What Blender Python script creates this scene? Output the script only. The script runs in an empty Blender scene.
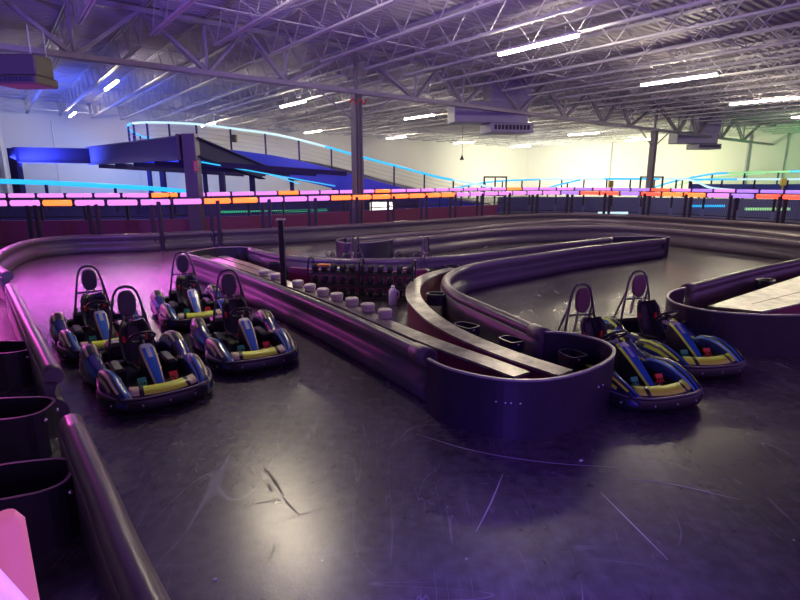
import bpy, math, random
from mathutils import Vector, Matrix
random.seed(7)
S = bpy.context.scene
COL = S.collection
pi = math.pi
# ------------------------------------------------------------------ camera
F = 533.0; TH = math.atan(123/533); CT = math.cos(TH); ST = math.sin(TH); H = 2.5
cam = bpy.data.cameras.new('camera'); co = bpy.data.objects.new('camera', cam); COL.objects.link(co)
cam.sensor_width = 36; cam.lens = F/800*36; cam.clip_end = 300; cam.clip_start = 0.05
co.location = (0, 0, H); co.rotation_euler = (pi/2-TH, 0, 0)
S.camera = co
# ------------------------------------------------------------------ world
w = bpy.data.worlds.new('World'); S.world = w; w.use_nodes = True
bg = w.node_tree.nodes['Background']; bg.inputs[0].default_value = (0.30, 0.13, 0.50, 1); bg.inputs[1].default_value = 1.6
S.view_settings.view_transform = 'Standard'; S.view_settings.look = 'None'
S.view_settings.exposure = 0.0; S.view_settings.gamma = 1.0
LAMP_E = 200.0      # strip lamps
LED_E = 3.2        # coloured tubes

def area(name, loc, target, size, col, power, sy=None, spread=180):
    l = bpy.data.lights.new(name, 'AREA'); l.shape = 'RECTANGLE'; l.size = size; l.size_y = sy or size; l.color = col; l.energy = power
    o = bpy.data.objects.new(name, l); COL.objects.link(o); o.location = loc
    o.rotation_euler = (Vector(target)-Vector(loc)).to_track_quat('-Z', 'Y').to_euler(); l.spread = math.radians(spread); return o
area('blue_wash', (-9, 5, 2.6), (-7, 15.5, 8), 1.0, (.22, .12, 1.0), 480, spread=130)  # roof washes: unseen lamps added to colour the ceiling
area('violet_roof_wash', (2, 4, 2.7), (3, 16, 8), 1.0, (.42, .22, 1.0), 260, spread=100)
area('indigo_roof_wash', (-20, 30, 2.4), (-17, 36, 8), 3.0, (.10, .16, 1.0), 1300, spread=150)
area('violet_floor_wash', (.6, 1.0, 1.5), (.8, 2.2, 0), 1.2, (.16, .07, 1.0), 36, spread=95)  # floor washes: extra lamps without fixtures, added to tint the track
area('magenta_wash', (-12.2, 14.5, 2.0), (-5.5, 11, 0), .5, (1.0, .10, .70), 160, 3)
area('magenta_rail_fill', (-9.3, 17.9, 1.50), (-6.5, 11.5, 0), 7.0, (1.0, .14, .95), 85, .10)  # added lamp under the front rail, boosts the pink sheen on the floor
area('cyan_wall_wash', (-16, 36, 3.2), (-22, 52, 5), 1.0, (.22, .42, 1.0), 900)  # wall washes: added lamps without fixtures that tint the far walls
area('lime_wall_wash', (22, 50, 1.6), (26, 62, 5), 1.0, (.95, 1.0, .55), 1400)
area('warm_wall_wash', (15, 58, 1.6), (19, 72, 4), 1.0, (1.0, .97, .70), 2000)
area('green_wall_wash', (30, 40, 2.4), (38, 48, 5), 1.0, (.25, 1.0, .25), 420)

def G(px, py, z=0.0):
    v = (300-py)/F; u = (px-400)/F
    t = (z-H)/(CT*v-ST)
    return (u*t, (CT+v*ST)*t)
def Q(px, py, Y):
    v = (300-py)/F; u = (px-400)/F; t = Y/(CT+v*ST)
    return Vector((u*t, Y, H+(CT*v-ST)*t))
def project(p):
    fw = p[1]*CT-(p[2]-H)*ST; up = (p[2]-H)*CT+p[1]*ST
    return (400+p[0]/fw*F, 300-up/fw*F)
def UV(u, v, z=0.0):          # building axes: u along the joists, v along the girder
    return Vector((-0.6*u+0.8*v, 0.8*u+0.6*v, z))
UD = Vector((-0.6, 0.8, 0)); VD = Vector((0.8, 0.6, 0))
def roof_z(v): return 7.85-0.0135*(v-12.9)
# ------------------------------------------------------------------ materials
MC = {}
def mat(name, col, rough=0.5, metal=0.0, emit=None, es=0.0, noise=0.0, nscale=20, bump=0.0, spec=None, coat=0.0):
    if name in MC: return MC[name]
    m = bpy.data.materials.new(name); m.use_nodes = True; nt = m.node_tree; b = nt.nodes['Principled BSDF']
    b.inputs['Base Color'].default_value = (*col, 1); b.inputs['Roughness'].default_value = rough
    b.inputs['Metallic'].default_value = metal
    if spec is not None: b.inputs['Specular IOR Level'].default_value = spec
    if coat: b.inputs['Coat Weight'].default_value = coat; b.inputs['Coat Roughness'].default_value = 0.15
    if emit:
        b.inputs['Emission Color'].default_value = (*emit, 1); b.inputs['Emission Strength'].default_value = es
    if noise or bump:
        tc = nt.nodes.new('ShaderNodeTexCoord'); nz = nt.nodes.new('ShaderNodeTexNoise')
        nz.inputs['Scale'].default_value = nscale; nz.inputs['Detail'].default_value = 5
        nt.links.new(tc.outputs['Object'], nz.inputs['Vector'])
        if noise:
            mx = nt.nodes.new('ShaderNodeMix'); mx.data_type = 'RGBA'
            mx.inputs[6].default_value = (*[c*(1-noise) for c in col], 1)
            mx.inputs[7].default_value = (*[min(1, c*(1+noise)) for c in col], 1)
            nt.links.new(nz.outputs['Fac'], mx.inputs[0]); nt.links.new(mx.outputs[2], b.inputs['Base Color'])
        if bump:
            bp = nt.nodes.new('ShaderNodeBump'); bp.inputs['Strength'].default_value = bump; bp.inputs['Distance'].default_value = 0.01
            nt.links.new(nz.outputs['Fac'], bp.inputs['Height']); nt.links.new(bp.outputs[0], b.inputs['Normal'])
    MC[name] = m; return m

def floor_mat():
    m = bpy.data.materials.new('track_floor'); m.use_nodes = True; nt = m.node_tree; N = nt.nodes; L = nt.links
    b = N['Principled BSDF']; b.inputs['Specular IOR Level'].default_value = 1.0; tc = N.new('ShaderNodeTexCoord')
    def noise(scale, sx=1, sy=1, rot=0, detail=4, dist=0.0):
        mp = N.new('ShaderNodeMapping'); mp.inputs['Scale'].default_value = (sx, sy, 1); mp.inputs['Rotation'].default_value = (0, 0, rot)
        L.new(tc.outputs['Object'], mp.inputs[0]); n = N.new('ShaderNodeTexNoise'); n.inputs['Scale'].default_value = scale
        n.inputs['Detail'].default_value = detail; n.inputs['Distortion'].default_value = dist
        L.new(mp.outputs[0], n.inputs['Vector']); return n
    def scratch(scale, sx, sy, rot, width, maskscale, th):
        n = noise(scale, sx, sy, rot, 1.0)
        a = N.new('ShaderNodeMath'); a.operation = 'SUBTRACT'; a.inputs[1].default_value = 0.5; L.new(n.outputs['Fac'], a.inputs[0])
        c = N.new('ShaderNodeMath'); c.operation = 'ABSOLUTE'; L.new(a.outputs[0], c.inputs[0])
        d = N.new('ShaderNodeMapRange'); d.inputs[1].default_value = 0; d.inputs[2].default_value = width; d.inputs[3].default_value = 1; d.inputs[4].default_value = 0
        L.new(c.outputs[0], d.inputs[0])
        mk = noise(maskscale, 1, 1, rot+1, 3)
        e = N.new('ShaderNodeMapRange'); e.inputs[1].default_value = th; e.inputs[2].default_value = th+0.08; L.new(mk.outputs['Fac'], e.inputs[0])
        f = N.new('ShaderNodeMath'); f.operation = 'MULTIPLY'; L.new(d.outputs[0], f.inputs[0]); L.new(e.outputs[0], f.inputs[1]); return f
    big = noise(0.35, detail=6); fine = noise(9, detail=8)
    sm = noise(1.3, 1, 0.35, 0.5, 5, 0.0)
    base = N.new('ShaderNodeValToRGB'); cr = base.color_ramp
    cr.elements[0].position = 0.38; cr.elements[0].color = (0.034, 0.029, 0.042, 1)
    cr.elements[1].position = 0.66; cr.elements[1].color = (0.120, 0.105, 0.125, 1)
    a = N.new('ShaderNodeMath'); a.operation = 'MULTIPLY_ADD'; a.inputs[1].default_value = 0.45
    L.new(fine.outputs['Fac'], a.inputs[0])
    a2 = N.new('ShaderNodeMath'); a2.operation = 'MULTIPLY'; a2.inputs[1].default_value = 0.55; L.new(sm.outputs['Fac'], a2.inputs[0])
    L.new(a2.outputs[0], a.inputs[2]); L.new(a.outputs[0], base.inputs[0])
    prev = base.outputs[0]
    for (sc, sx, sy, rot, wd, ms, th, col, amt) in [
            (1.3, 1, .18, .9, .0022, .9, .52, (.30, .27, .36), .6), (2.0, .2, 1, .3, .0025, .7, .52, (.28, .25, .34), .55),
            (1.6, 1, .12, -.6, .002, .8, .55, (.32, .29, .38), .5), (2.6, 1, .3, 1.6, .004, 1.1, .56, (.02, .02, .03), .6),
            (6, 1, .2, 2.3, .004, 1.0, .56, (.26, .23, .3), .45), (9, .25, 1, .1, .005, 1.3, .54, (.26, .23, .3), .4), (5, 1, .06, 1.2, .004, 1.7, .50, (.30, .27, .34), .5), (7, 1, .05, .35, .004, 1.5, .50, (.28, .25, .32), .45), (5, .07, 1, .15, .004, 1.2, .52, (.30, .27, .34), .45), (8, 1, .08, -.9, .006, 1.4, .52, (.015, .012, .02), .6)]:
        s = scratch(sc, sx, sy, rot, wd, ms, th)
        mx = N.new('ShaderNodeMix'); mx.data_type = 'RGBA'; mx.inputs[7].default_value = (*col, 1)
        k = N.new('ShaderNodeMath'); k.operation = 'MULTIPLY'; k.inputs[1].default_value = amt; L.new(s.outputs[0], k.inputs[0])
        L.new(k.outputs[0], mx.inputs[0]); L.new(prev, mx.inputs[6]); prev = mx.outputs[2]
    # tiny pale specks of dust
    vo = N.new('ShaderNodeTexVoronoi'); vo.inputs['Scale'].default_value = 3.0; L.new(tc.outputs['Object'], vo.inputs['Vector'])
    mr = N.new('ShaderNodeMapRange'); mr.inputs[1].default_value = 0.02; mr.inputs[2].default_value = 0.035; mr.inputs[3].default_value = .7; mr.inputs[4].default_value = 0
    L.new(vo.outputs['Distance'], mr.inputs[0])
    mx = N.new('ShaderNodeMix'); mx.data_type = 'RGBA'; mx.inputs[7].default_value = (.45, .42, .5, 1); L.new(mr.outputs[0], mx.inputs[0]); L.new(prev, mx.inputs[6])
    L.new(mx.outputs[2], b.inputs['Base Color'])
    b.inputs['Roughness'].default_value = .27
    bp = N.new('ShaderNodeBump'); bp.inputs['Strength'].default_value = .2; bp.inputs['Distance'].default_value = .004
    fb = noise(60, detail=3); L.new(fb.outputs['Fac'], bp.inputs['Height']); L.new(bp.outputs[0], b.inputs['Normal'])
    return m

M_floor = floor_mat()
M_wall = mat('painted_wall', (0.62, 0.62, 0.60), .8, noise=.04, nscale=.4)
M_deck = mat('roof_deck_metal', (0.36, 0.34, 0.39), .6, .0, noise=.08, nscale=.6)
M_steel = mat('grey_painted_steel', (0.42, 0.42, 0.47), .5, .1, noise=.15, nscale=4)
M_girder = mat('girder_steel', (0.30, 0.28, 0.33), .5, .1, noise=.2, nscale=4)
M_navy = mat('navy_steel', (0.035, 0.03, 0.12), .7, spec=.2)
M_purplesteel = mat('purple_grey_steel', (0.12, 0.09, 0.18), .45)
M_bluepanel = mat('blue_panel', (0.035, 0.06, 0.75), .35, noise=.2, nscale=1)
M_barrier = mat('barrier_plastic', (0.095, 0.076, 0.100), .36, noise=.25, nscale=3)
M_tube = mat('barrier_rail_plastic', (0.135, 0.105, 0.135), .30, noise=.2, nscale=6)
M_plate = mat('nose_sheet_plastic', (0.028, 0.022, 0.045), .38, noise=.35, nscale=5)
M_lip = mat('sheet_edge', (0.35, 0.30, 0.34), .35)
M_bracket = mat('bracket_plastic', (0.02, 0.018, 0.03), .4)
M_bolt = mat('zinc_bolt', (0.8, 0.78, 0.82), .25, .8)
M_maroon = mat('maroon_panel', (0.22, 0.02, 0.08), .55)
M_maroon2 = mat('maroon_wall', (0.17, 0.03, 0.10), .6)
M_black = mat('black_metal', (0.016, 0.015, 0.022), .4)
M_darkpost = mat('fence_post_metal', (0.016, 0.013, 0.026), .5)
M_rubber = mat('tyre_rubber', (0.02, 0.02, 0.022), .75)
M_cream = mat('cream_block', (0.62, 0.56, 0.50), .6)
M_white = mat('white_plastic', (0.8, 0.76, 0.8), .4)
M_lamp = mat('lamp_diffuser', (1, 1, 1), .5, emit=(1.0, 0.86, 0.62), es=LAMP_E)
M_lamphouse = mat('lamp_housing', (.6, .6, .62), .5)
M_hvac = mat('galvanised_duct', (0.33, 0.33, 0.42), .5, .3, noise=.12, nscale=3)
M_hvacdark = mat('grille_shadow', (0.03, 0.03, 0.05), .6)
M_pink = mat('led_pink', (.05, .05, .05), .4, emit=(0.85, 0.27, 0.95), es=LED_E*.37)
M_violet = mat('led_violet', (.05, .05, .05), .4, emit=(0.48, 0.22, 1.0), es=LED_E*.37)
M_orange = mat('led_orange', (.05, .05, .05), .4, emit=(1.0, 0.17, 0.03), es=LED_E*.75)
M_red = mat('led_red', (.05, .05, .05), .4, emit=(1.0, 0.08, 0.05), es=LED_E*.6)
M_cyan = mat('led_cyan', (.05, .05, .05), .4, emit=(0.02, 0.50, 1.0), es=LED_E*.38)
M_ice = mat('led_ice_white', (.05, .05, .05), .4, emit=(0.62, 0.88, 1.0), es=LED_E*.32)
M_lime = mat('led_lime', (.05, .05, .05), .4, emit=(0.45, 1.0, 0.45), es=LED_E*.24)
M_green = mat('led_green', (.05, .05, .05), .4, emit=(0.05, .8, .45), es=LED_E*.18)
M_mag = mat('led_magenta', (.05, .05, .05), .4, emit=(0.85, .08, .8), es=LED_E*.6)
def plank_mat():
    m = bpy.data.materials.new('worn_plank_top'); m.use_nodes = True; nt = m.node_tree; N = nt.nodes; L = nt.links; b = N['Principled BSDF']
    tc = N.new('ShaderNodeTexCoord'); n = N.new('ShaderNodeTexNoise'); n.inputs['Scale'].default_value = 3.2; n.inputs['Detail'].default_value = 9; n.inputs['Roughness'].default_value = .7
    L.new(tc.outputs['Object'], n.inputs['Vector']); r = N.new('ShaderNodeValToRGB')
    r.color_ramp.elements[0].position = .38; r.color_ramp.elements[0].color = (.10, .09, .10, 1)
    r.color_ramp.elements[1].position = .62; r.color_ramp.elements[1].color = (.42, .38, .36, 1)
    L.new(n.outputs['Fac'], r.inputs[0]); L.new(r.outputs[0], b.inputs['Base Color']); b.inputs['Roughness'].default_value = .28; b.inputs['Metallic'].default_value = .35
    return m
M_plank = plank_mat()
# ------------------------------------------------------------------ mesh helpers
class MB:
    def __init__(s): s.v = []; s.f = []; s.m = []; s.sm = []
    def add(s, vs, fs, mi=0, smooth=False):
        o = len(s.v); s.v += [tuple(p) for p in vs]
        for f in fs: s.f.append(tuple(i+o for i in f)); s.m.append(mi); s.sm.append(smooth)
        return s
    def box(s, c, sz, rot=None, mi=0, bev=0.0):
        hx, hy, hz = sz[0]/2, sz[1]/2, sz[2]/2; c = Vector(c)
        if bev > 0:
            bev = min(bev, hx*.9, hy*.9, hz*.9); vs = []; 
            # chamfered box: three inset rectangles per axis
            idx = {}
            for sx in (-1, 1):
                for sy in (-1, 1):
                    for sz_ in (-1, 1):
                        for ax in range(3):
                            p = [sx*(hx-bev), sy*(hy-bev), sz_*(hz-bev)]
                            p[ax] = (sx*hx, sy*hy, sz_*hz)[ax]
                            idx[(sx, sy, sz_, ax)] = len(vs); vs.append(Vector(p))
            fs = []
            for ax in range(3):
                o = [a for a in range(3) if a != ax]
                for sg in (-1, 1):
                    q = []
                    for a, b in ((-1, -1), (1, -1), (1, 1), (-1, 1)):
                        k = [0, 0, 0]; k[ax] = sg; k[o[0]] = a; k[o[1]] = b; q.append(idx[(*k, ax)])
                    if (sg > 0) == (ax == 1): q.reverse()
                    fs.append(q)
            for ax in range(3):     # edges along ax
                o = [a for a in range(3) if a != ax]
                for a in (-1, 1):
                    for b in (-1, 1):
                        k1 = [0, 0, 0]; k1[o[0]] = a; k1[o[1]] = b; k2 = list(k1); k1[ax] = -1; k2[ax] = 1
                        fs.append([idx[(*k1, o[0])], idx[(*k1, o[1])], idx[(*k2, o[1])], idx[(*k2, o[0])]])
            for sx in (-1, 1):
                for sy in (-1, 1):
                    for sz_ in (-1, 1): fs.append([idx[(sx, sy, sz_, a)] for a in range(3)])
        else:
            vs = [Vector((x, y, z)) for x in (-hx, hx) for y in (-hy, hy) for z in (-hz, hz)]
            fs = [(0, 1, 3, 2), (4, 6, 7, 5), (0, 4, 5, 1), (2, 3, 7, 6), (0, 2, 6, 4), (1, 5, 7, 3)]
        if rot is not None: vs = [rot @ p for p in vs]
        return s.add([p+c for p in vs], fs, mi)
    def bar(s, a, b, w, h=None, mi=0):      # rectangular bar from a to b
        a = Vector(a); b = Vector(b); d = b-a; h = h or w
        if d.length < 1e-6: return s
        d.normalize(); up = Vector((0, 0, 1)) if abs(d.z) < .99 else Vector((0, 1, 0))
        x = d.cross(up).normalized(); z = x.cross(d)
        vs = []
        for p in (a, b):
            for i, j in ((-1, -1), (1, -1), (1, 1), (-1, 1)): vs.append(p+x*(w/2*i)+z*(h/2*j))
        return s.add(vs, [(0, 1, 2, 3), (7, 6, 5, 4), (0, 4, 5, 1), (1, 5, 6, 2), (2, 6, 7, 3), (3, 7, 4, 0)], mi)
    def tube(s, pts, r, n=8, mi=0, closed=False, caps=True):
        pts = [Vector(p) for p in pts]; k = len(pts); rr = r if isinstance(r, (list, tuple)) else [r]*k
        vs = []; prevx = None
        for i, p in enumerate(pts):
            if closed: d = pts[(i+1) % k]-pts[i-1]
            else: d = pts[min(i+1, k-1)]-pts[max(i-1, 0)]
            d.normalize()
            if prevx is None:
                up = Vector((0, 0, 1)) if abs(d.z) < .9 else Vector((0, 1, 0)); x = d.cross(up).normalized()
            else:
                x = (prevx-d*prevx.dot(d)).normalized()
            prevx = x; y = d.cross(x)
            for j in range(n):
                a = 2*pi*j/n; vs.append(p+x*(math.cos(a)*rr[i])+y*(math.sin(a)*rr[i]))
        fs = []
        for i in range(k if closed else k-1):
            for j in range(n):
                a = i*n+j; b = i*n+(j+1) % n; c = ((i+1) % k)*n+(j+1) % n; d = ((i+1) % k)*n+j
                fs.append((a, b, c, d))
        s.add(vs, fs, mi, True)
        if caps and not closed:
            o = len(s.v)-len(vs)
            s.f.append(tuple(o+j for j in reversed(range(n)))); s.m.append(mi); s.sm.append(False)
            s.f.append(tuple(o+(k-1)*n+j for j in range(n))); s.m.append(mi); s.sm.append(False)
        return s
    def cyl(s, c, r, h, n=20, axis='z', mi=0, r2=None):
        a = {'z': Vector((0, 0, 1)), 'x': Vector((1, 0, 0)), 'y': Vector((0, 1, 0))}[axis]; c = Vector(c)
        return s.tube([c-a*h/2, c+a*h/2], [r, r if r2 is None else r2], n, mi)
    def grid(s, rows, mi=0, smooth=True, closed_u=False, matf=None):
        R = len(rows); C = len(rows[0]); o = len(s.v)
        for r in rows: s.v += [tuple(p) for p in r]
        for i in range(R-1):
            for j in range(C if closed_u else C-1):
                s.f.append((o+i*C+j, o+i*C+(j+1) % C, o+(i+1)*C+(j+1) % C, o+(i+1)*C+j))
                s.m.append(matf(i, j) if matf else mi); s.sm.append(smooth)
        return s
    def torus(s, c, R, r, nrm=(0, 0, 1), n=28, k=8, mi=0, squash=1.0):
        nrm = Vector(nrm).normalized(); up = Vector((0, 0, 1)) if abs(nrm.z) < .9 else Vector((1, 0, 0))
        x = nrm.cross(up).normalized(); y = nrm.cross(x)
        return s.tube([Vector(c)+x*(R*math.cos(2*pi*i/n))+y*(R*squash*math.sin(2*pi*i/n)) for i in range(n)], r, k, mi, closed=True)
    def ell(s, c, rx, ry, rz, n=16, k=10, mi=0, rot=None):
        rows = []
        for i in range(k+1):
            t = pi*i/k; row = []
            for j in range(n):
                a = 2*pi*j/n; p = Vector((rx*math.sin(t)*math.cos(a), ry*math.sin(t)*math.sin(a), rz*math.cos(t)))
                if rot is not None: p = rot @ p
                row.append(p+Vector(c))
            rows.append(row)
        return s.grid(rows, mi, True, True)
    def sheet(s, pts, t, z0, z1, mi=0, mitop=None):   # upright sheet along ground path
        n = len(pts); nr = normals(pts); rows = []
        L = []; 
        for (sd, z) in ((-1, z0), (-1, z1), (1, z1), (1, z0)):
            L.append([Vector((pts[i][0]+nr[i][0]*t/2*sd, pts[i][1]+nr[i][1]*t/2*sd, z)) for i in range(n)])
        prof = [[L[k][i] for k in range(4)] for i in range(n)]
        s.grid(prof, mi, False, True, (lambda i, j: mitop if (mitop is not None and j == 1) else mi))
        o = len(s.v)-4*n
        s.f.append((o, o+1, o+2, o+3)); s.m.append(mi); s.sm.append(False)
        e = o+4*(n-1); s.f.append((e+3, e+2, e+1, e)); s.m.append(mi); s.sm.append(False)
        return s
    def poly(s, pts, z0, z1, mi=0, mitop=None):
        n = len(pts); vs = [(p[0], p[1], z0) for p in pts]+[(p[0], p[1], z1) for p in pts]
        s.add(vs, [tuple(reversed(range(n)))]+[(i, (i+1) % n, n+(i+1) % n, n+i) for i in range(n)], mi)
        o = len(s.v)-2*n; s.f.append(tuple(o+n+i for i in range(n))); s.m.append(mi if mitop is None else mitop); s.sm.append(False); return s
    def build(s, name, mats, parent=None, recalc=True):
        me = bpy.data.meshes.new(name); me.from_pydata(s.v, [], s.f)
        if not isinstance(mats, (list, tuple)): mats = [mats]
        for m in mats: me.materials.append(m)
        me.polygons.foreach_set('material_index', s.m); me.polygons.foreach_set('use_smooth', s.sm)
        if recalc:
            import bmesh
            b = bmesh.new(); b.from_mesh(me); bmesh.ops.recalc_face_normals(b, faces=b.faces); b.to_mesh(me); b.free()
        me.update(); o = bpy.data.objects.new(name, me); COL.objects.link(o)
        if parent: o.parent = parent
        return o
def normals(pts):
    out = []
    for i in range(len(pts)):
        a = pts[max(i-1, 0)]; b = pts[min(i+1, len(pts)-1)]
        dx, dy = b[0]-a[0], b[1]-a[1]; l = math.hypot(dx, dy) or 1
        out.append((dy/l, -dx/l))       # to the RIGHT of travel
    return out
def smooth_path(P, step=.2, dim=2):
    P = [Vector(list(p)[:dim]+[0]*(3-dim)) if dim == 2 else Vector(p) for p in P]
    P = [P[0]*2-P[1]]+P+[P[-1]*2-P[-2]]; out = []
    for i in range(1, len(P)-2):
        p0, p1, p2, p3 = P[i-1:i+3]
        t0 = 0; t1 = t0+max((p1-p0).length, 1e-4)**.5; t2 = t1+max((p2-p1).length, 1e-4)**.5; t3 = t2+max((p3-p2).length, 1e-4)**.5
        n = max(1, int((p2-p1).length/step))
        for k in range(n):
            t = t1+(t2-t1)*k/n
            A1 = p0*((t1-t)/(t1-t0))+p1*((t-t0)/(t1-t0)); A2 = p1*((t2-t)/(t2-t1))+p2*((t-t1)/(t2-t1)); A3 = p2*((t3-t)/(t3-t2))+p3*((t-t2)/(t3-t2))
            B1 = A1*((t2-t)/(t2-t0))+A2*((t-t0)/(t2-t0)); B2 = A2*((t3-t)/(t3-t1))+A3*((t-t1)/(t3-t1))
            out.append(B1*((t2-t)/(t2-t1))+B2*((t-t1)/(t2-t1)))
    out.append(P[-2]); return out
def offset(pts, d):
    nr = normals(pts); return [Vector((p[0]+n[0]*d, p[1]+n[1]*d, p[2] if len(p) > 2 else 0)) for p, n in zip(pts, nr)]
def resample(pts, step):
    out = [Vector(pts[0])]; acc = 0
    for a, b in zip(pts, pts[1:]):
        a = Vector(a); b = Vector(b); l = (b-a).length
        while acc+l >= step:
            k = (step-acc)/l; a = a.lerp(b, k); out.append(a.copy()); l = (b-a).length; acc = 0
            if l < 1e-9: break
        acc += l
    return out
def tag(o, label, cat, group=None, kind=None):
    o['label'] = label; o['category'] = cat
    if group: o['group'] = group
    if kind: o['kind'] = kind
    return o
def thing(name, label, cat, loc=(0, 0, 0), rz=0, group=None):
    o = bpy.data.objects.new(name, None); COL.objects.link(o); o.location = loc; o.rotation_euler = (0, 0, rz); o.empty_display_size = .2
    return tag(o, label, cat, group)
def struct(o): o['kind'] = 'structure'; return o
def dup(o, parent=None):
    c = o.copy(); COL.objects.link(c)
    if parent: c.parent = parent
    for ch in list(o.children): dup(ch, c)
    return c
def add_part(mb, name, mats, root):   # mesh given in world coords, root is an unrotated empty
    o = mb.build(name, mats, root); o.matrix_parent_inverse = Matrix.Translation(-Vector(root.location)); return o

# ================================================================== SHELL
U0, U1, V0, V1 = -12, 49.0, -14, 58.0
fl = MB(); fl.poly([UV(U0, V0), UV(U1, V0), UV(U1, V1), UV(U0, V1)], -.1, 0); struct(fl.build('floor', M_floor))
wb = MB(); a, b = UV(U1, V0-.2), UV(U1, V1+.2); wb.sheet([a+UD*.1, b+UD*.1], .2, 0, 9)
struct(wb.build('wall_back', M_wall))
wr = MB(); a, b = UV(U0, V1), UV(U1, V1); wr.sheet([a+VD*.1, b+VD*.1], .2, 0, 9); struct(wr.build('wall_right', M_wall))
wl = MB(); a, b = UV(U0, V0), UV(U1, V0); wl.sheet([a-VD*.1, b-VD*.1], .2, 0, 9); struct(wl.build('wall_left', M_wall))
# corrugated roof deck, ribs along v
dk = MB(); rows = []; u = -8.0; pitch = .30
prof = []
while u < U1:
    for du, dz in ((0, 0), (.11, 0), (.14, .06), (.27, .06)): prof.append((u+du, dz))
    u += pitch
dk.grid([[UV(u, V0, roof_z(V0)+dz) for u, dz in prof], [UV(u, V1, roof_z(V1)+dz) for u, dz in prof]], 0, False)
dk.grid([[UV(-8, V0, roof_z(V0)+.2), UV(U1, V0, roof_z(V0)+.2)], [UV(-8, V1, roof_z(V1)+.2), UV(U1, V1, roof_z(V1)+.2)]], 0, False)
struct(dk.build('ceiling', M_deck, recalc=False))

# ================================================================== ROOF STEEL
UG = 20.3
def make_joist(length, label, group):
    J = 1.05; t = thing('steel_joist', label, 'roof joist', (0, 0, 0), 0, group)
    m = MB(); [m.bar((0, s*.05, -.04), (length, s*.05, -.04), .06, .08) for s in (-1, 1)]; m.build('top_chord', M_steel, t)
    m = MB(); [m.bar((.9, s*.045, -J), (length-.9, s*.045, -J), .055, .07) for s in (-1, 1)]; m.build('bottom_chord', M_steel, t)
    m = MB(); n = int(round((length-1.8)/1.7)); d = (length-1.8)/n
    m.bar((.05, 0, -.05), (.9, 0, -J), .035)
    for i in range(n):
        x = .9+i*d; m.bar((x, 0, -J), (x+d/2, 0, -.05), .032); m.bar((x+d/2, 0, -.05), (x+d, 0, -J), .032)
    m.bar((length-.05, 0, -.05), (length-.9, 0, -J), .035)
    m.build('web', M_steel, t); return t
ru = math.atan2(UD.y, UD.x)
jn = make_joist(UG+7.3, 'x', 'roof joists in front of the truss girder')
jf = make_joist(U1-UG-.1, 'x', 'roof joists behind the truss girder')
ORD = ['', 'first', 'second', 'third', 'fourth', 'fifth', 'sixth', 'seventh', 'eighth', 'ninth', 'tenth', 'eleventh', 'twelfth', 'thirteenth', 'fourteenth', 'fifteenth', 'sixteenth', 'seventeenth', 'eighteenth', 'nineteenth', 'twentieth', 'twenty-first', 'twenty-second', 'twenty-third', 'twenty-fourth']
def joist_label(i, near):
    k = i-9; where = 'in front of' if near else 'behind'
    if k == 0: return 'grey open-web roof joist meeting the top of the left column, '+where+' the girder'
    return 'grey open-web roof joist '+where+' the girder, '+ORD[abs(k)]+(' left' if k < 0 else ' right')+' of the left column'
i = 0; v = -5.4
while v < V1-.5:
    for src, u0 in ((jn, -7.2), (jf, UG+.05)):
        o = src if i == 0 else dup(src)
        o.location = UV(u0, v, roof_z(v)); o.rotation_euler = (0, 0, ru); o['label'] = joist_label(i, src is jn)
    i += 1; v += 2.03
# bridging lines crossing the joists
for u, far, wh in [(2, 0, 'nearest the viewer'), (8.5, 0, 'middle line in front of the girder'), (15.5, 0, 'last line in front of the girder'), (26, 1, 'first line behind the girder'), (32.5, 1, 'second line behind the girder'), (39, 1, 'third line behind the girder'), (45, 1, 'line closest to the back wall')]:
    m = MB(); k = 0; v = -5.4
    while v+2.03 < V1-.5:
        z0, z1 = roof_z(v), roof_z(v+2.03)
        m.bar(UV(u, v, z0-1.02), UV(u, v+2.03, z1-1.02), .035); m.bar(UV(u, v, z0-.12), UV(u, v+2.03, z1-.12), .03)
        m.bar(UV(u, v, z0-1.0), UV(u, v+2.03, z1-.1), .025); m.bar(UV(u, v, z0-.1), UV(u, v+2.03, z1-1.0), .025)
        v += 2.03
    tag(m.build('joist_bridging', M_steel), 'thin cross bracing rods tying the roof joists together, '+wh, 'bracing', 'rows of bracing '+('behind' if far else 'in front of')+' the girder')
# girder
g = thing('truss_girder', 'deep grey steel truss girder crossing the hall on two columns', 'girder', UV(UG, 12.9, 0))
def gz(v): return roof_z(v)-.12
GD = 1.72; GV0, GV1 = -13.8, V1-.05
m = MB()
for s in (-1, 1): m.bar(UV(UG+s*.1, GV0, gz(GV0)-.07), UV(UG+s*.1, GV1, gz(GV1)-.07), .13, .16)
add_part(m, 'top_chord', M_girder, g)
m = MB()
for s in (-1, 1): m.bar(UV(UG+s*.1, GV0, gz(GV0)-GD), UV(UG+s*.1, GV1, gz(GV1)-GD), .13, .16)
add_part(m, 'bottom_chord', M_girder, g)
nodes = [-9.7, -5.6, -1.5, 2.6, 6.7, 9.7, 16.1, 19.1, 23.2, 27.2, 31.1, 34.1, 40.5, 43.5, 47.6, 51.7]
tops = [-11.7]+[12.9 if (a, b) == (9.7, 16.1) else 37.3 if (a, b) == (34.1, 40.5) else (a+b)/2 for a, b in zip(nodes, nodes[1:])]+[55.0]
for k, nd in enumerate(nodes):
    for a in (tops[k], tops[k+1]):
        md = MB()
        for q in (-.08, .08): md.bar(UV(UG+q, a, gz(a)-.05), UV(UG+q, nd, gz(nd)-GD), .07, .11)
        add_part(md, 'diagonal_web', M_girder, g)
    mv = MB(); mv.bar(UV(UG, nd, gz(nd)-GD), UV(UG, nd, gz(nd)-.05), .09); add_part(mv, 'vertical_web', M_girder, g)

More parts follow.
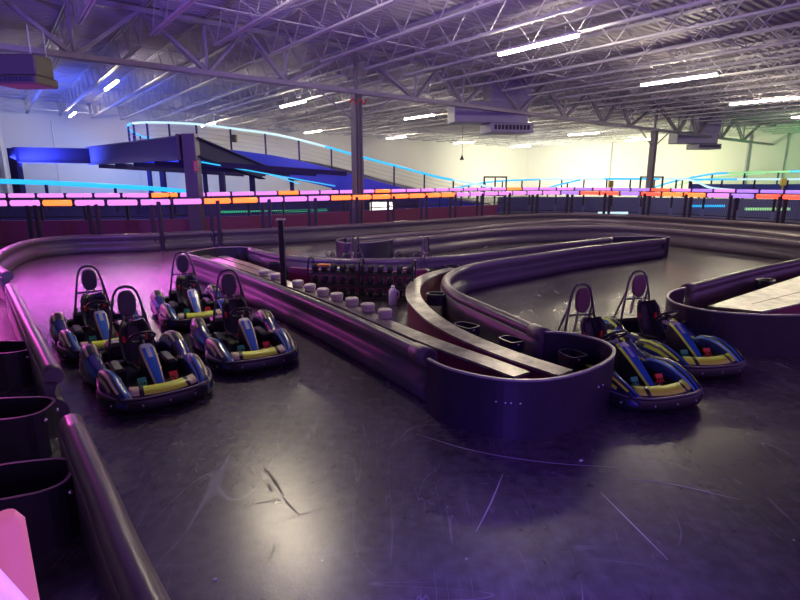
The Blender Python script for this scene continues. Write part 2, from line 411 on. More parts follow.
def column(v, label):
    z = gz(v)-GD-.08; zt = gz(v)-.14
    t = thing('steel_column', label, 'column', UV(UG, v, 0))
    m = MB(); R = Matrix.Rotation(math.atan2(VD.y, VD.x), 3, 'Z')
    m.box(UV(UG, v, z/2), (.02, .32, z), R); 
    for s in (-1, 1): m.box(UV(UG, v, z/2)+VD*(.17*s), (.03, .36, z), R)
    m.box(UV(UG, v, (z+zt)/2), (.12, .12, zt-z), R)
    add_part(m, 'shaft', M_colsteel, t)
    m = MB(); m.box(UV(UG, v, .015), (.55, .55, .03), R); add_part(m, 'base_plate', M_girder, t)
    for s in (-1, 1):
        m = MB(); m.bar(UV(UG, v+s*.18, z-1.0), UV(UG, v+s*1.9, gz(v+s*1.9)-GD-.08), .06); add_part(m, 'knee_brace', M_girder, t)
    return t
M_colsteel = mat('column_paint', (0.20, 0.18, 0.22), .45, noise=.15, nscale=3)
c1 = column(12.9, 'tall grey steel column rising behind the lit fence, left of centre')
c2 = column(12.9+24.4, 'tall grey steel column on the right, in front of the pale far wall')
m = MB(); p = UV(UG-.25, 12.9, 5.55); m.tube([p+Vector((-.42, -.12, .0)), p+Vector((-.25, -.12, .14)), p+Vector((-.1, -.12, -.10)), p+Vector((.08, -.12, .15)), p+Vector((.2, -.12, -.08)), p+Vector((.3, -.1, .1))], .045, 6)
add_part(m, 'red_tag', mat('red_ribbon', (.6, .05, .06), .6), c1)

# ================================================================== CEILING LAMPS
def make_lamp():
    t = thing('strip_lamp', 'x', 'ceiling lamp'); L = 3.05
    m = MB(); m.box((0, 0, .06), (L+.04, .13, .07)); m.build('housing', M_lamphouse, t)
    m = MB(); m.box((0, 0, -.02), (L, .10, .07), bev=.02); m.build('diffuser', M_lamp, t)
    for s in (-1, 1):
        m = MB(); m.bar((s*L*.35, 0, .09), (s*L*.35, 0, .32), .02); m.build('hanger', M_lamphouse, t)
    return t
lamp0 = make_lamp(); first = True
names = {(0, 1): 'long white strip lamp nearest the top centre, leftmost of the three large ones', (0, 2): 'long white strip lamp, middle of the three large ones upper right', (0, 3): 'long white strip lamp near the right edge, lowest of the three large ones',
         (0, 4): 'white strip lamp cut off by the right edge above the far wall', (1, 0): 'white strip lamp at far left under the blue-lit roof, larger of the two',
         (1, 1): 'white strip lamp just left of the left column', (1, 2): 'white strip lamp just right of the left column, under the joists', (1, 3): 'white strip lamp partly behind the central hanging air unit',
         (1, 4): 'white strip lamp between the central air unit and the right column', (1, 5): 'white strip lamp touching the left side of the right column',
         (2, 0): 'small white strip lamp at far left close to the far wall', (2, 1): 'small white strip lamp low above the curved ramp rail', (2, 2): 'small far strip lamp left of the left column by the far wall',
         (2, 3): 'small far strip lamp right of the left column by the far wall', (2, 4): 'small far strip lamp below the central air unit, left one', (2, 5): 'small far strip lamp below the central air unit, right one'}
for ri, uu in enumerate((11.7, 28.6, 43.3)):
    for k in range(6):
        v = 5+9*k if ri else [5, 14, 22.8, 31.5, 40.3, 49][k]
        if ri == 0 and k == 5: continue
        o = lamp0 if first else dup(lamp0); first = False
        if ri == 0 and k == 0: uu_ = 11.6
        else: uu_ = uu
        o.location = UV(uu_, v, roof_z(v)-1.38); o.rotation_euler = (0, 0, ru)
        o['label'] = names.get((ri, k), 'white strip lamp just above the frame over the near track, mirrored in the floor'); o['group'] = 'strip lamps under the roof'

# ================================================================== BARRIERS
def bar_profile():
    P = [(-.11, 0), (-.11, .40)]
    for k in range(11):
        a = math.radians(205-k*25.0); P.append((.0+.088*math.cos(a), .53+.088*math.sin(a)))
    P += [(.035, .435), (.0, .40), (-.015, .34), (.0, .28), (.05, .24), (.085, .18), (.09, .12), (.075, .05), (.05, 0)]
    return P
BP = bar_profile()
def barrier(px, side, label, z=.60, step=.18, off=0, world=False):
    pts = smooth_path([G(*p, z) for p in px] if not world else px, step)
    if off: pts = offset(pts, off)
    nr = normals(pts)
    root = thing('track_barrier', label, 'track barrier', (pts[0].x, pts[0].y, 0))
    def sweep(prof, name, mt):
        m = MB(); rows = [[(p.x+n[0]*side*q, p.y+n[1]*side*q, h) for q, h in prof] for p, n in zip(pts, nr)]
        m.grid(rows, 0, True, True); k = len(prof); o = (len(pts)-1)*k
        m.f.append(tuple(reversed(range(k)))); m.m.append(0); m.sm.append(False)
        m.f.append(tuple(range(o, o+k))); m.m.append(0); m.sm.append(False)
        return add_part(m, name, mt, root)
    tube = [(.09*math.cos(a*2*pi/16), .53+.09*math.sin(a*2*pi/16)) for a in range(16)]
    body = [(-.10, 0), (-.10, .46), (-.06, .50), (.03, .46), (.0, .41), (-.015, .35), (.0, .29), (.05, .25), (.085, .18), (.09, .12), (.075, .05), (.05, 0)]
    sweep(body, 'impact_face', M_barrier); sweep(tube, 'top_rail', M_tube)
    return root, pts, nr
# far perimeter
H_px = [(8, 273), (-3, 266), (-6, 258), (4, 249), (35, 239), (70, 236), (140, 234), (200, 231), (300, 227), (400, 221.5), (507, 215), (553, 213.5), (620, 214.5), (700, 218.7), (800, 225.5), (860, 232)]
bh, Hp, Hn = barrier(H_px, 1, 'long dark plastic barrier curving around the far edge of the track below the lit fence')
bA, Ap, An = barrier([(10, 284), (30, 325), (44, 352), (53, 370)], -1, 'short dark barrier section at the left edge beside the parked karts')
bA2, A2p, A2n = barrier([(70, 416), (80, 440), (100, 485), (122, 540), (150, 600), (180, 660)], -1, 'nearest dark barrier section running out of the bottom left corner')
bB, Bp, Bn = barrier([(184, 253.5), (205, 259), (240, 271), (284, 288), (340, 311), (400, 338), (430, 352)], 1, 'long dark barrier in front of the low wall with cream blocks, beside the four karts')
bD, Dp, Dn = barrier([(548, 332), (520, 320), (480, 303), (455, 291), (446, 282), (450, 273), (465, 266), (490, 261), (530, 255), (580, 247.5), (630, 242), (664, 238.2)], 1, 'dark S-curved barrier sweeping round the inner bend behind the nose plate')
bE, Ep, En = barrier([(611, 237.5), (530, 246.5), (480, 253), (440, 256.5), (400, 258.6), (360, 259), (320, 258), (285, 255.5), (250, 248)], 1, 'dark barrier seen from behind, beyond the kart tyre rack')
bG, Gp, Gn = barrier([(392, 240), (440, 235), (507, 228.5), (575, 226), (620, 226.3), (660, 228.5), (700, 232), (750, 236.5), (800, 242), (850, 250)], 1, 'near side barrier of the second island, sweeping right in a wide curve')
bG2, G2p, G2n = barrier([(345, 238), (400, 233.5), (440, 230.5), (507, 224), (575, 219.6), (620, 220.7), (700, 225.7), (750, 230), (800, 236), (850, 243)], -1, 'far side barrier of the second island, just below the perimeter barrier')
bI, Ip, In = barrier([(686, 286), (710, 280), (750, 270), (800, 259.5), (870, 246)], -1, 'back barrier of the right island beside the worn plank top')

def nose(path_px, label, z=.62, closed=False, step=.06, h=.62, world=None):
    pts = smooth_path(world or [G(*p, z) for p in path_px], step)
    t = thing('nose_plate', label, 'barrier plate', (pts[0].x, pts[0].y, 0))
    m = MB(); m.sheet(pts, .025, 0, h-.02); add_part(m, 'curved_sheet', M_plate, t)
    m = MB(); m.sheet(pts, .034, h-.02, h); add_part(m, 'edge_strip', M_lip, t)
    return t, pts
def join_block(root, p, q, w=.24):      # clamp sleeve where a barrier meets a plate
    m = MB(); d = (Vector(q)-Vector(p)).normalized(); a = Vector((p[0], p[1], .53)); b = a+Vector((d.x, d.y, 0))*w
    m.tube([a, b], .105, 14); add_part(m, 'rail_end_sleeve', M_tube, root)
nC, Cp = nose([(428, 358), (445, 366), (475, 374), (505, 378.5), (540, 379), (572, 374), (596, 366), (612, 356), (613, 347), (602, 340), (580, 334.5), (560, 331.5), (545, 331)], 'dark curved nose plate wrapping the near end of the central island')
for (a, b, c) in [(475, 410, 0), (484, 410, 0), (491, 413, 0), (588, 397, 1), (598, 395, 1)]: pass
def bolts_on(root, pts, nr_side, fr, zs=(.38, .385), n=2, gap=.09, r=.012):
    nr = normals(pts)
    for f in fr:
        i = int(f*(len(pts)-1)); p = pts[i]; q = pts[min(i+1, len(pts)-1)]; d = (q-p).normalized() if (q-p).length > 0 else Vector((1, 0, 0))
        for k in range(n):
            m = MB(); c = Vector((p.x, p.y, zs[0]))+d*gap*k+Vector((nr[i][0], nr[i][1], 0))*nr_side
            m.ell(c, r, r, r, 8, 6); add_part(m, 'bolt', M_bolt, root)
bolts_on(nC, Cp, .018, [.22, .255, .56], n=2)
join_block(nC, Bp[-1], Bp[-3], .3); join_block(nC, Dp[0], Dp[3], .32)
nI, Ipn = nose([(685, 287), (672, 291), (668, 297), (676, 302.5), (700, 308.5), (728, 312), (760, 314), (800, 314.5), (860, 313)], 'dark curved nose plate wrapping the right island, cut by the right edge')
bolts_on(nI, Ipn, .018, [.34, .40], n=2); join_block(nI, Ip[0], Ip[3], .28)
# end caps
x1 = Dp[-1]; x2 = Ep[0]
nK, _ = nose(None, 'small dark end plate closing the far right tip of the central island', world=[x1, x1+Vector((.22, .12, 0)), x1+Vector((.30, .35, 0)), x2+Vector((.45, .18, 0)), x2+Vector((.2, .1, 0)), x2])
y1 = G2p[0]; y2 = Gp[0]
nL, Lp = nose(None, 'dark rounded end plate at the left tip of the second island', world=[y1, G(338, 239, .62), G(336.5, 240.5, .62), G(345, 242.5, .62), G(365, 242.5, .62), G(385, 240.5, .62), y2])
nM, _ = nose(None, 'dark end plate at the far left tip of the central island', world=[Bp[0], Bp[0]+Vector((.15, .5, 0)), G(215, 247.5, .62), G(240, 246.5, .62), Ep[-1]])

# spring loop brackets behind the barriers
def bracket(c, ang, w, d, h, label, z0=.12, tray=True):
    t = thing('barrier_bracket', label, 'bracket', (c[0], c[1], 0), ang)
    pts = []
    for k in range(24):
        a = 2*pi*k/24; s = lambda x: math.copysign(abs(x)**.55, x)
        pts.append(Vector((w/2*s(math.cos(a)), d/2*s(math.sin(a))*(1-.18*math.cos(a)), 0)))
    m = MB(); P = pts+[pts[0]]; nr = normals([P[-2]]+P+[P[1]])[1:-1]; th = .014
    rows = [[Vector((p.x+n[0]*o*th, p.y+n[1]*o*th, z)) for o, z in ((-1, z0), (-1, z0+h), (1, z0+h), (1, z0))] for p, n in zip(P, nr)]
    m.grid(rows, 0, False, True, lambda i, j: 1 if j == 1 else 0); m.build('loop_strip', [M_bracket, M_brlip], t)
    m = MB(); m.bar((-w*.45, 0, 0), (-w*.45, 0, z0+h*.9), .04); m.build('support_leg', M_black, t)
    k = 0
    for (bx, by, bz) in [(w/2+.0, d*.22, z0+h*.8), (w/2, -d*.22, z0+h*.8), (w/2, 0, z0+h*.25), (-w/2, d*.15, z0+h*.75)]:
        m = MB(); m.ell((bx, by, bz), .02, .02, .02, 8, 6); m.build('bolt', M_bolt, t)
    return t
M_brlip = mat('bracket_edge', (.10, .085, .12), .35)
br = [((22, 478), 0.3, .62, .50, .50, 'large dark loop bracket behind the nearest barrier, beside the pink-lit post'),
      ((8, 408), 0.15, .70, .50, .46, 'dark loop bracket at the left edge between the two near barrier sections'),
      ((4, 347), 0.0, .70, .50, .46, 'dark loop bracket at the left edge behind the short barrier section'),
      ((572, 352), 2.0, .30, .24, .14, 'small loop bracket inside the central nose plate, nearest the tip'),
      ((511, 338), 2.2, .30, .22, .14, 'small loop bracket behind the S-curved barrier near its sleeve'),
      ((466, 324), 2.3, .34, .24, .14, 'open loop bracket in the middle of the S-curved barrier'),
      ((436, 296), 2.9, .30, .24, .20, 'dark loop bracket at the tight bend of the S-curved barrier'),
      ((766, 281), .6, .34, .26, .18, 'small dark bracket standing on the right island beside the plank'),
      ((207, 254), .5, .34, .24, .14, 'small bracket at far left tip of the central island'),
      ((243, 253), .5, .34, .24, .14, 'small bracket left of the black post, by the end of the far barrier'),
      ((275, 262), .5, .34, .24, .14, 'small bracket beside the black post behind the cream blocks'),
      ((452, 264), .5, .34, .24, .12, 'small bracket right of the tyre rack at the back barrier')]
for (px, a, w_, d_, h_, lb) in br:
    c = G(*px, .45); bracket(c, a, w_, d_, h_, lb, z0=.45-h_ if h_ > .2 else .30)

# ---------------------------------------------------------------- low walls with plank tops in the islands
def pony(px, width, label, z=.45, world=None, top=M_plank):
    pts = smooth_path(world or [G(*p, z) for p in px], .2)
    t = thing('low_wall', label, 'low wall', (pts[0].x, pts[0].y, 0))
    m = MB(); m.sheet(pts, width*.7, 0, z-.03); add_part(m, 'maroon_panel', M_maroon, t)
    m = MB(); m.sheet(pts, width, z-.03, z); add_part(m, 'plank_top', top, t); return t, pts
pony([(204, 255.3), (250, 269.8), (292, 285), (340, 303), (380, 320), (420, 336.5), (446, 346.5), (480, 358.5), (522, 374)], .26, 'low maroon wall with worn plank top, running behind the long barrier under the cream blocks')
pony([(454, 268), (434, 273), (417, 282), (413, 294), (424, 310), (452, 329.5), (496, 349), (530, 361), (566, 372.5)], .27, 'curved low maroon wall with worn plank top, inside the S-curved barrier')
pony([(222, 256), (250, 265), (282, 276)], .22, 'short low wall with narrow plank top at the left end of the central island')
pony([(290, 267), (330, 270), (380, 272), (425, 269)], .15, 'low maroon wall behind the kart tyre rack', top=M_maroon2)
m = MB(); t = thing('low_wall', 'wide worn plank-topped maroon low wall inside the right island', 'low wall', (*G(760, 300, .45), 0))
q = [G(708, 306, .45), G(762, 311.5, .45), G(880, 286, .45), G(880, 256, .45), G(800, 276, .45)]
qi = [Vector((*p, 0)) for p in q]; cc = sum(qi, Vector())/5
m.poly([cc+(p-cc)*.93 for p in qi], 0, .42); add_part(m, 'maroon_panel', M_maroon, t)
m = MB(); m.poly(qi, .42, .45); add_part(m, 'plank_top', M_plank, t)
m = MB(); d1 = [Vector((*G(752, 304, .45), .452)), Vector((*G(880, 272, .45), .452))]; m.bar(d1[0], d1[1], .012, .006); add_part(m, 'board_joint', M_black, t)

# cream blocks
places = ['first from the left, nearest the black post', 'second from the left, touching the black post', 'third from the left, just right of the black post', 'fourth from the left', 'middle one of nine', 'fourth from the right end', 'third from the right end', 'second from the right end', 'last on the right, nearest the white jug']
for k, (x, y) in enumerate([(264, 272), (276, 275.5), (298, 283), (310, 287), (323, 291.5), (337, 296.5), (352, 301.5), (368, 307.5), (385, 313.5)]):
    c = Vector((*G(x, y+4, .45), .45)); t = thing('cream_block', 'cream round block on low wall, '+places[k], 'block', c, random.uniform(0, 3), 'cream blocks along the low wall')
    m = MB(); m.tube([(0, 0, 0), (0, 0, .05), (0, 0, .06)], [.10, .10, .08], 14); m.build('foot', M_cream, t)
    m = MB(); m.tube([(0, 0, .055), (0, 0, .065), (0, 0, .115), (0, 0, .13)], [.10, .11, .11, .095], 14); m.build('cap', M_cream, t)
# black post
p = G(284, 287, .45); t = thing('black_post', 'thin black square post standing behind the long barrier among the cream blocks', 'post', (*p, 0))
m = MB(); m.box((0, 0, .86), (.10, .10, 1.72), bev=.01); m.build('shaft', M_black, t)
m = MB(); m.box((0, 0, 1.73), (.16, .16, .02)); m.build('cap', M_lip, t); m = MB(); m.box((0, 0, .01), (.2, .2, .02)); m.build('foot_plate', M_black, t)
# white jug
p = G(393, 305); t = thing('plastic_jug', 'white plastic jug standing on the floor between rack and curved low wall', 'jug', (*p, 0))
m = MB(); m.tube([(0, 0, 0), (0, 0, .02), (0, 0, .28), (0, 0, .33), (0, 0, .35)], [.075, .085, .085, .06, .035], 18); m.build('body', M_white, t)
m = MB(); m.cyl((0, 0, .37), .035, .05, 14); m.build('cap', M_white, t)
m = MB(); m.tube([(.07, 0, .30), (.12, 0, .27), (.12, 0, .17), (.08, 0, .14)], .012, 8); m.build('handle', M_white, t)

# tyre rack
p0 = Vector((*G(312, 297), 0)); p1 = Vector((*G(414, 301), 0)); L = (p1-p0).length; ang = math.atan2((p1-p0).y, (p1-p0).x)
rk = thing('tyre_rack', 'black wire rack with three tiers holding small kart tyres', 'rack', p0, ang)
m = MB()
for x in (0, L/2, L):
    for y in (-.18, .18): m.bar((x, y, 0), (x, y, .72), .03)
    m.tube([(x, -.18, .70), (x, -.17, .80), (x, -.08, .85), (x, .08, .85), (x, .17, .80), (x, .18, .70)], .018, 8)
m.build('upright', M_black, rk)
tz = (.05, .30, .55)
for z in tz:
    m = MB()
    for y in (-.18, -.06, .06, .18): m.bar((0, y, z), (L, y, z), .02)
    m.build('shelf', M_black, rk)
m = MB(); 
def tyre(R=.115, wd=.12):
    m = MB(); rows = []
    pr = [(R*.5, -.5), (R*.85, -.5), (R*.97, -.42), (R, -.25), (R, .25), (R*.97, .42), (R*.85, .5), (R*.5, .5)]
    for (r, yy) in pr: rows.append([(r*math.cos(2*pi*j/18), yy*wd, r*math.sin(2*pi*j/18)) for j in range(18)])
    rows.append(rows[0]); m.grid(rows, 0, True, True); return m
tm = tyre(.088, .10).build('kart_tyre', M_rubber); t0 = True
cnt = 0
for ti, z in enumerate(tz):
    n = 11
    for k in range(n):
        lp = Vector((.1+k*(L-.2)/(n-1), 0, z+.098)); wp = p0+Matrix.Rotation(ang, 3, 'Z') @ lp
        o = tm if t0 else tm.copy()
        if not t0: COL.objects.link(o)
        t0 = False; o.location = wp; o.rotation_euler = (0, 0, ang+pi/2+random.uniform(-.12, .12))
        tag(o, 'small black kart tyre, '+ORD[k+1]+' from the left on the '+('lowest', 'middle', 'top')[ti]+' tier of the wire rack', 'tyre', ('lowest', 'middle', 'top')[ti]+' tier tyres')
m = MB(); q = Vector((*G(324, 265, .775), .775)); m.box(q, (.26, .12, .05), Matrix.Rotation(-.2, 3, 'Z'), bev=.015)
tag(m.build('orange_tool_case', mat('orange_plastic', (.75, .22, .06), .5)), 'small orange flat case resting on top of the tyre rack, left end', 'case')

# ================================================================== FENCES
def seg_colour(x, row):
    r2 = [(44, 66, 'o'), (68, 90, 'o'), (209, 250, 'o'), (329, 450, 'o'), (575, 600, 'r'), (600, 630, 'r'), (631, 655, 'r'), (656, 704, 'o'), (762, 840, 'r')]
    r1 = [(145, 172, 'o'), (278, 292, 'o'), (374, 392, 'o'), (503, 519, 'o'), (650, 664, 'r'), (781, 796, 'o')]
    for a, b, c in (r2 if row == 2 else r1):
        if a <= x <= b: return M_orange if c == 'o' else M_red
    return None
def light_rail(root, path, z, row, seglen, r=.05):
    rs = resample(path, seglen)
    for k, (a, b) in enumerate(zip(rs, rs[1:])):
        d = (b-a).normalized(); a2 = Vector((a.x, a.y, z))+d*.05; b2 = Vector((b.x, b.y, z))-d*.05
        x = project((a2+b2)/2)[0]
        mt = seg_colour(x, row) or (M_pink if (x < 560 or random.random() < .35) else M_violet)
        m = MB(); m.tube([a2, b2], r, 8); add_part(m, 'light_tube', mt, root)
    return rs
def bases(path, step): return resample(path, step)
fp = smooth_path([G(-30, 265), (-20, 17.2), (-12.6, 17.9), (-8.5, 18.5), (-3.9, 21.5), (0, 24.4), (5.2, 28.6), (8.3, 30.0), (11.6, 28.6), (14.6, 26.0), (17.4, 22.6), (20, 19.5)][1:], .25)
fr = thing('lit_fence', 'front dark fence with orange, pink and violet lit tube rail just behind the perimeter barrier', 'fence', (0, 24.4, 0))
rs = light_rail(fr, fp, 1.66, 2, 1.02, .095)
for k, a in enumerate(rs):
    m = MB(); m.box((a.x, a.y, 1.65), (.12, .12, .22)); add_part(m, 'rail_joiner', M_darkpost, fr)
for k, a in enumerate(bases(fp, 1.95)):
    nr_ = (.0, .0); m = MB()
    m.box((a.x-.13, a.y, .84), (.12, .10, 1.68)); m.box((a.x+.13, a.y, .84), (.12, .10, 1.68)); add_part(m, 'post', M_darkpost, fr)
fp2 = offset(fp, -3.2); fp2 = [p for p in fp2]
fr2 = thing('lit_fence', 'rear dark mesh fence with upper row of pink and violet lit tubes', 'fence', (0, 27.5, 0))
rs2 = light_rail(fr2, fp2, 1.80, 1, 1.05, .085)
for a in rs2:
    m = MB(); m.box((a.x, a.y, 1.79), (.12, .12, .2)); add_part(m, 'rail_joiner', M_darkpost, fr2)
ps = bases(fp2, 1.6)
for k, a in enumerate(ps):
    m = MB(); m.box((a.x, a.y, 1.35), (.09, .09, 1.04)); add_part(m, 'post', M_darkpost, fr2)
for k, (a, b) in enumerate(zip(ps, ps[1:])):
    m = MB(); d = (b-a); A = a+d*.05; B = a+d*.95
    lo = 0.0 if A.x < 6 else -.48
    for z in (.98+lo, 1.72): m.bar((A.x, A.y, z), (B.x, B.y, z), .05)
    n = 14
    for i in range(n):
        f0, f1 = i/n, (i+1)/n
        for (za, zb) in (((1.0, 1.35), (1.35, 1.70)) if lo == 0 else ((.52, .9), (.9, 1.3), (1.3, 1.7))):
            pa = A.lerp(B, f0); pb = A.lerp(B, f1)
            m.bar((pa.x, pa.y, za), (pb.x, pb.y, zb), .012); m.bar((pa.x, pa.y, zb), (pb.x, pb.y, za), .012)
    add_part(m, 'mesh_panel', M_darkpost, fr2)
ns = next(i for i, p in enumerate(fp2) if p.x > 6.0)
m = MB(); m.sheet(fp2[:ns], .25, 0, .85); tag(m.build('low_wall', M_maroon2), 'low maroon wall carrying the left half of the rear mesh fence', 'low wall')
m = MB(); m.sheet(fp2[ns-1:], .25, 0, .40); tag(m.build('kerb_wall', mat('dark_kerb', (.05, .04, .08), .6)), 'low dark kerb under the right half of the rear mesh fence', 'kerb')
for (x0, x1, y, Y, mt, lb) in ((432, 462, 209, 33, M_ice, 'pale blue lit strip low behind the fence, right of the added reflection panel'), (598, 628, 213, 31.5, M_ice, 'added bright strip standing in for a floor reflection, low behind the middle of the fence'), (690, 725, 206, 34, M_cyan, 'blue lit strip low behind the fence at right'), (745, 790, 209, 29, M_lime, 'faint green lit strip low behind the fence near the right edge'), (640, 668, 207, 36, M_violet, 'violet lit strip low behind the fence below the right column')):
    a = Q(x0, y, Y); b = Q(x1, y, Y-.8); tag(MB().tube([a, b], .07, 8).build('glow_strip', mt), lb, 'light strip')  # the bright short strip is added in place of a white floor reflection
# green and blue glowing strip near the floor behind the left part of the fence
m = MB(); sp = smooth_path([(-8.4, 24.8, .93), (-5, 25.6, .93), (-3.6, 26.6, .93)], .3, 3); 
tag(MB().tube([Vector((p.x, p.y, .93)) for p in sp], .05, 8).build('glow_strip', M_green), 'thin green lit strip low behind the fence, left of the left column', 'light strip')

# ================================================================== SECOND TRACK (raised ramp)
def glow_rail(name, pts, r, segs, label, posts=None, deck=None, postmat=M_navy, cables=0, drop=1.2):
    P = smooth_path(pts, .35, 3)
    t = thing(name, label, 'light rail', (P[0].x, P[0].y, 0)); n = len(P)
    for (f0, f1, mt) in segs:
        i0, i1 = int(f0*(n-1)), int(f1*(n-1)); m = MB(); m.tube(P[i0:i1+1], r, 8); add_part(m, 'light_tube', mt, t)
    if posts:
        for a in resample(P, posts):
            m = MB(); m.bar(a+Vector((0, 0, -.02)), a-Vector((0, 0, min(drop, a.z))), .09); add_part(m, 'post', postmat, t)
    for c in range(cables):
        zz = -drop*(c+1)/(cables+1); m = MB()
        m.tube([p+Vector((0, 0, zz)) for p in P[::3]], .012, 4); add_part(m, 'cable', M_steel, t)
    return t, P
rp = [Q(190, 143, 46), Q(175, 142, 46), Q(155, 139.5, 45), Q(138, 134.5, 41.5), Q(129, 129.5, 38.5), Q(128.5, 125, 36.2), Q(139, 122.7, 34.2), Q(160, 122.5, 33), Q(200, 124.5, 32), Q(240, 129.5, 32.2), Q(280, 135.5, 32.5), Q(325, 146.5, 33), Q(362, 157, 33.3), Q(400, 167, 33.5), Q(440, 177.5, 34), Q(470, 183, 34.6), Q(500, 189, 35)]
gr, RP = glow_rail('ramp_railing', rp, .07, [(0, .36, M_cyan), (.36, .72, M_ice), (.72, .93, M_cyan), (.93, 1, M_ice)], 'curved ramp railing with glowing white and blue top tube on dark posts', posts=1.95, cables=4)
# ramp side panels
n0 = int(len(RP)*.355); side = RP[n0:]
m = MB(); rows = []
for k, p in enumerate(side):
    zt = max(p.z-1.2, .15); zb = max(zt-1.15, .0); rows.append([(p.x, p.y, zb), (p.x, p.y, zt), (p.x, p.y+.08, zt), (p.x, p.y+.08, zb)])
rd = thing('raised_ramp', 'raised karting ramp with bright blue side panels descending to the right', 'ramp', (side[0].x, side[0].y, 0))
m.grid(rows, 0, False, True); add_part(m, 'side_panel', M_bluepanel, rd)
m = MB(); dr = []
for k, p in enumerate(side):
    zt = max(p.z-1.35, .1); dr.append([(p.x+.0, p.y+.1, zt), (p.x+1.0, p.y+6.5, zt), (p.x+1.0, p.y+6.5, zt-.2), (p.x, p.y+.1, zt-.2)])
m.grid(dr, 0, False, True); add_part(m, 'deck', M_navy, rd)
m = MB()
for k in range(2, len(side), 7):
    p = side[k]; zt = max(p.z-1.6, .1)-.75
    if zt > .5: m.bar((p.x, p.y+.4, zt), (p.x+1, p.y+6.3, zt), .18, .3)
    if zt > .8 and k % 14 == 2: m.bar((p.x, p.y+1, 0), (p.x, p.y+1, zt), .22)
add_part(m, 'floor_beam', M_navy, rd)
# platform of the left loop
lp = [RP[i] for i in range(0, n0+1, 2)]
m = MB(); poly = [Vector((p.x, p.y, 0)) for p in lp]+[Vector((RP[n0].x+1, RP[n0].y+6.5, 0))]
m.poly(poly, 3.9, 4.1); add_part(m, 'platform', M_navy, rd)
# steel frame left
fr3 = thing('portal_frame', 'dark steel portal frame carrying the raised track, thick column with red placard', 'steel frame', (*Q(192, 190, 22).xy, 0))
J1 = Q(191, 147, 22); J2 = Q(90, 156, 30.5); J3 = Q(14, 155, 29.5)
def ibeam(m, a, b, d, w=.35):
    a = Vector(a); b = Vector(b); dd = (b-a).normalized(); x = dd.cross(Vector((0, 0, 1))).normalized()
    m.bar(a, b, .04, d)
    for s in (-1, 1): m.bar(a+Vector((0, 0, s*d/2)), b+Vector((0, 0, s*d/2)), w, .05)
m = MB(); m.box((J1.x, J1.y, (J1.z+.5)/2), (.50, .5, J1.z+.5)); m.box((J1.x-.42, J1.y, J1.z), (.12, .5, .98)); add_part(m, 'thick_column', M_purplesteel, fr3)
m = MB(); ibeam(m, J1, J2, .9); add_part(m, 'beam', M_frameb, fr3) if 'M_frameb' in globals() else add_part(m, 'beam', mat('violet_steel', (.20, .18, .42), .5), fr3)
m = MB(); ibeam(m, J2, J3, .75); add_part(m, 'beam', M_navy, fr3)
m = MB(); m.box((J3.x, J3.y, (J3.z+.35)/2), (.42, .4, J3.z+.35)); add_part(m, 'corner_column', M_navy, fr3)
J4 = Q(262, 172, 29); m = MB(); ibeam(m, J1+Vector((.2, 0, 0)), J4, .7); add_part(m, 'beam', M_navy, fr3)
for k in range(5):
    a = J2.lerp(J1, .1+.2*k); m = MB(); m.bar(a+Vector((0, 0, -.55)), a+Vector((6.5, 4.5, -1.0)), .12, .22); add_part(m, 'joist', M_navy, fr3)
m = MB(); m.bar(J1+Vector((0, 1, -.55)), Q(335, 186, 30), .05); m.bar(Q(205, 154, 24), Q(300, 184, 31), .05); add_part(m, 'lit_edge_strip', M_cyan, fr3)
for x, Y in ((163, 33), (222, 30), (252, 33)):
    b = Q(x, 178, Y); m = MB(); m.bar((b.x, b.y, 0), (b.x, b.y, Q(x, 168, Y).z), .28); add_part(m, 'post', M_navy, fr3)
m = MB(); pl = Q(195.5, 166, 21.7); m.box(pl, (.16, .02, .42)); s_ = add_part(m, 'red_placard', mat('placard_red', (.65, .06, .10), .5), fr3)
m = MB()
for k in range(4): m.box(pl+Vector((0, -.012, .13-.085*k)), (.09, .004, .025))
o = add_part(m, 'lettering', M_white, fr3)

glow_rail('lit_rail', [Q(-25, 180.5, 22.5), Q(40, 182.5, 23), Q(110, 186, 24), (Q(160, 189, 25.5)), Q(200, 193, 27)], .10, [(0, 1, M_cyan)], 'thick cyan glowing rail at left behind the lit fence', posts=2.6, drop=1.1)
def lvl(px, py, Y): return Q(px, py, Y)
glow_rail('lit_rail', [lvl(540, 179.3, 44), lvl(600, 179, 43), lvl(660, 179, 41), lvl(686, 179.3, 39), lvl(698, 182.5, 37), lvl(712, 188, 35), lvl(734, 190.2, 34), lvl(780, 192.6, 33), lvl(830, 194, 32)], .075, [(0, .25, M_ice), (.25, .45, M_cyan), (.45, 1, M_ice)], 'pale glowing rail that dips in an S-curve at the far right', posts=1.7, drop=1.1)
glow_rail('lit_rail', [lvl(655, 187, 48), lvl(675, 181, 47), lvl(690, 178, 46), lvl(710, 174.3, 45), lvl(728, 173, 44), lvl(768, 172, 43), lvl(830, 170.5, 42)], .075, [(0, .45, M_cyan), (.45, .8, M_lime), (.8, 1, M_cyan)], 'topmost glowing rail at far right, blue turning green', posts=2.3, drop=1.2)
glow_rail('lit_rail', [lvl(668, 188, 52), lvl(690, 182, 51), lvl(706, 179, 50), lvl(730, 176, 49), lvl(765, 173.5, 48)], .06, [(0, 1, M_lime)], 'thin green glowing rail crossing below the topmost right rail')
rl, RL = glow_rail('lit_rail', [lvl(690, 179.6, 40), lvl(742, 179.3, 39.5), lvl(800, 179.2, 39), lvl(840, 179, 38.5)], .07, [(0, .35, M_cyan), (.35, 1, M_ice)], 'level glowing rail at far right above the blue panel', posts=2.2, drop=1.1)
m = MB(); m.sheet([Vector((p.x, p.y+.1, 0)) for p in RL], .08, 1.15, 2.0); add_part(m, 'blue_side_panel', mat('dull_blue_panel', (.03, .06, .28), .4), rl)
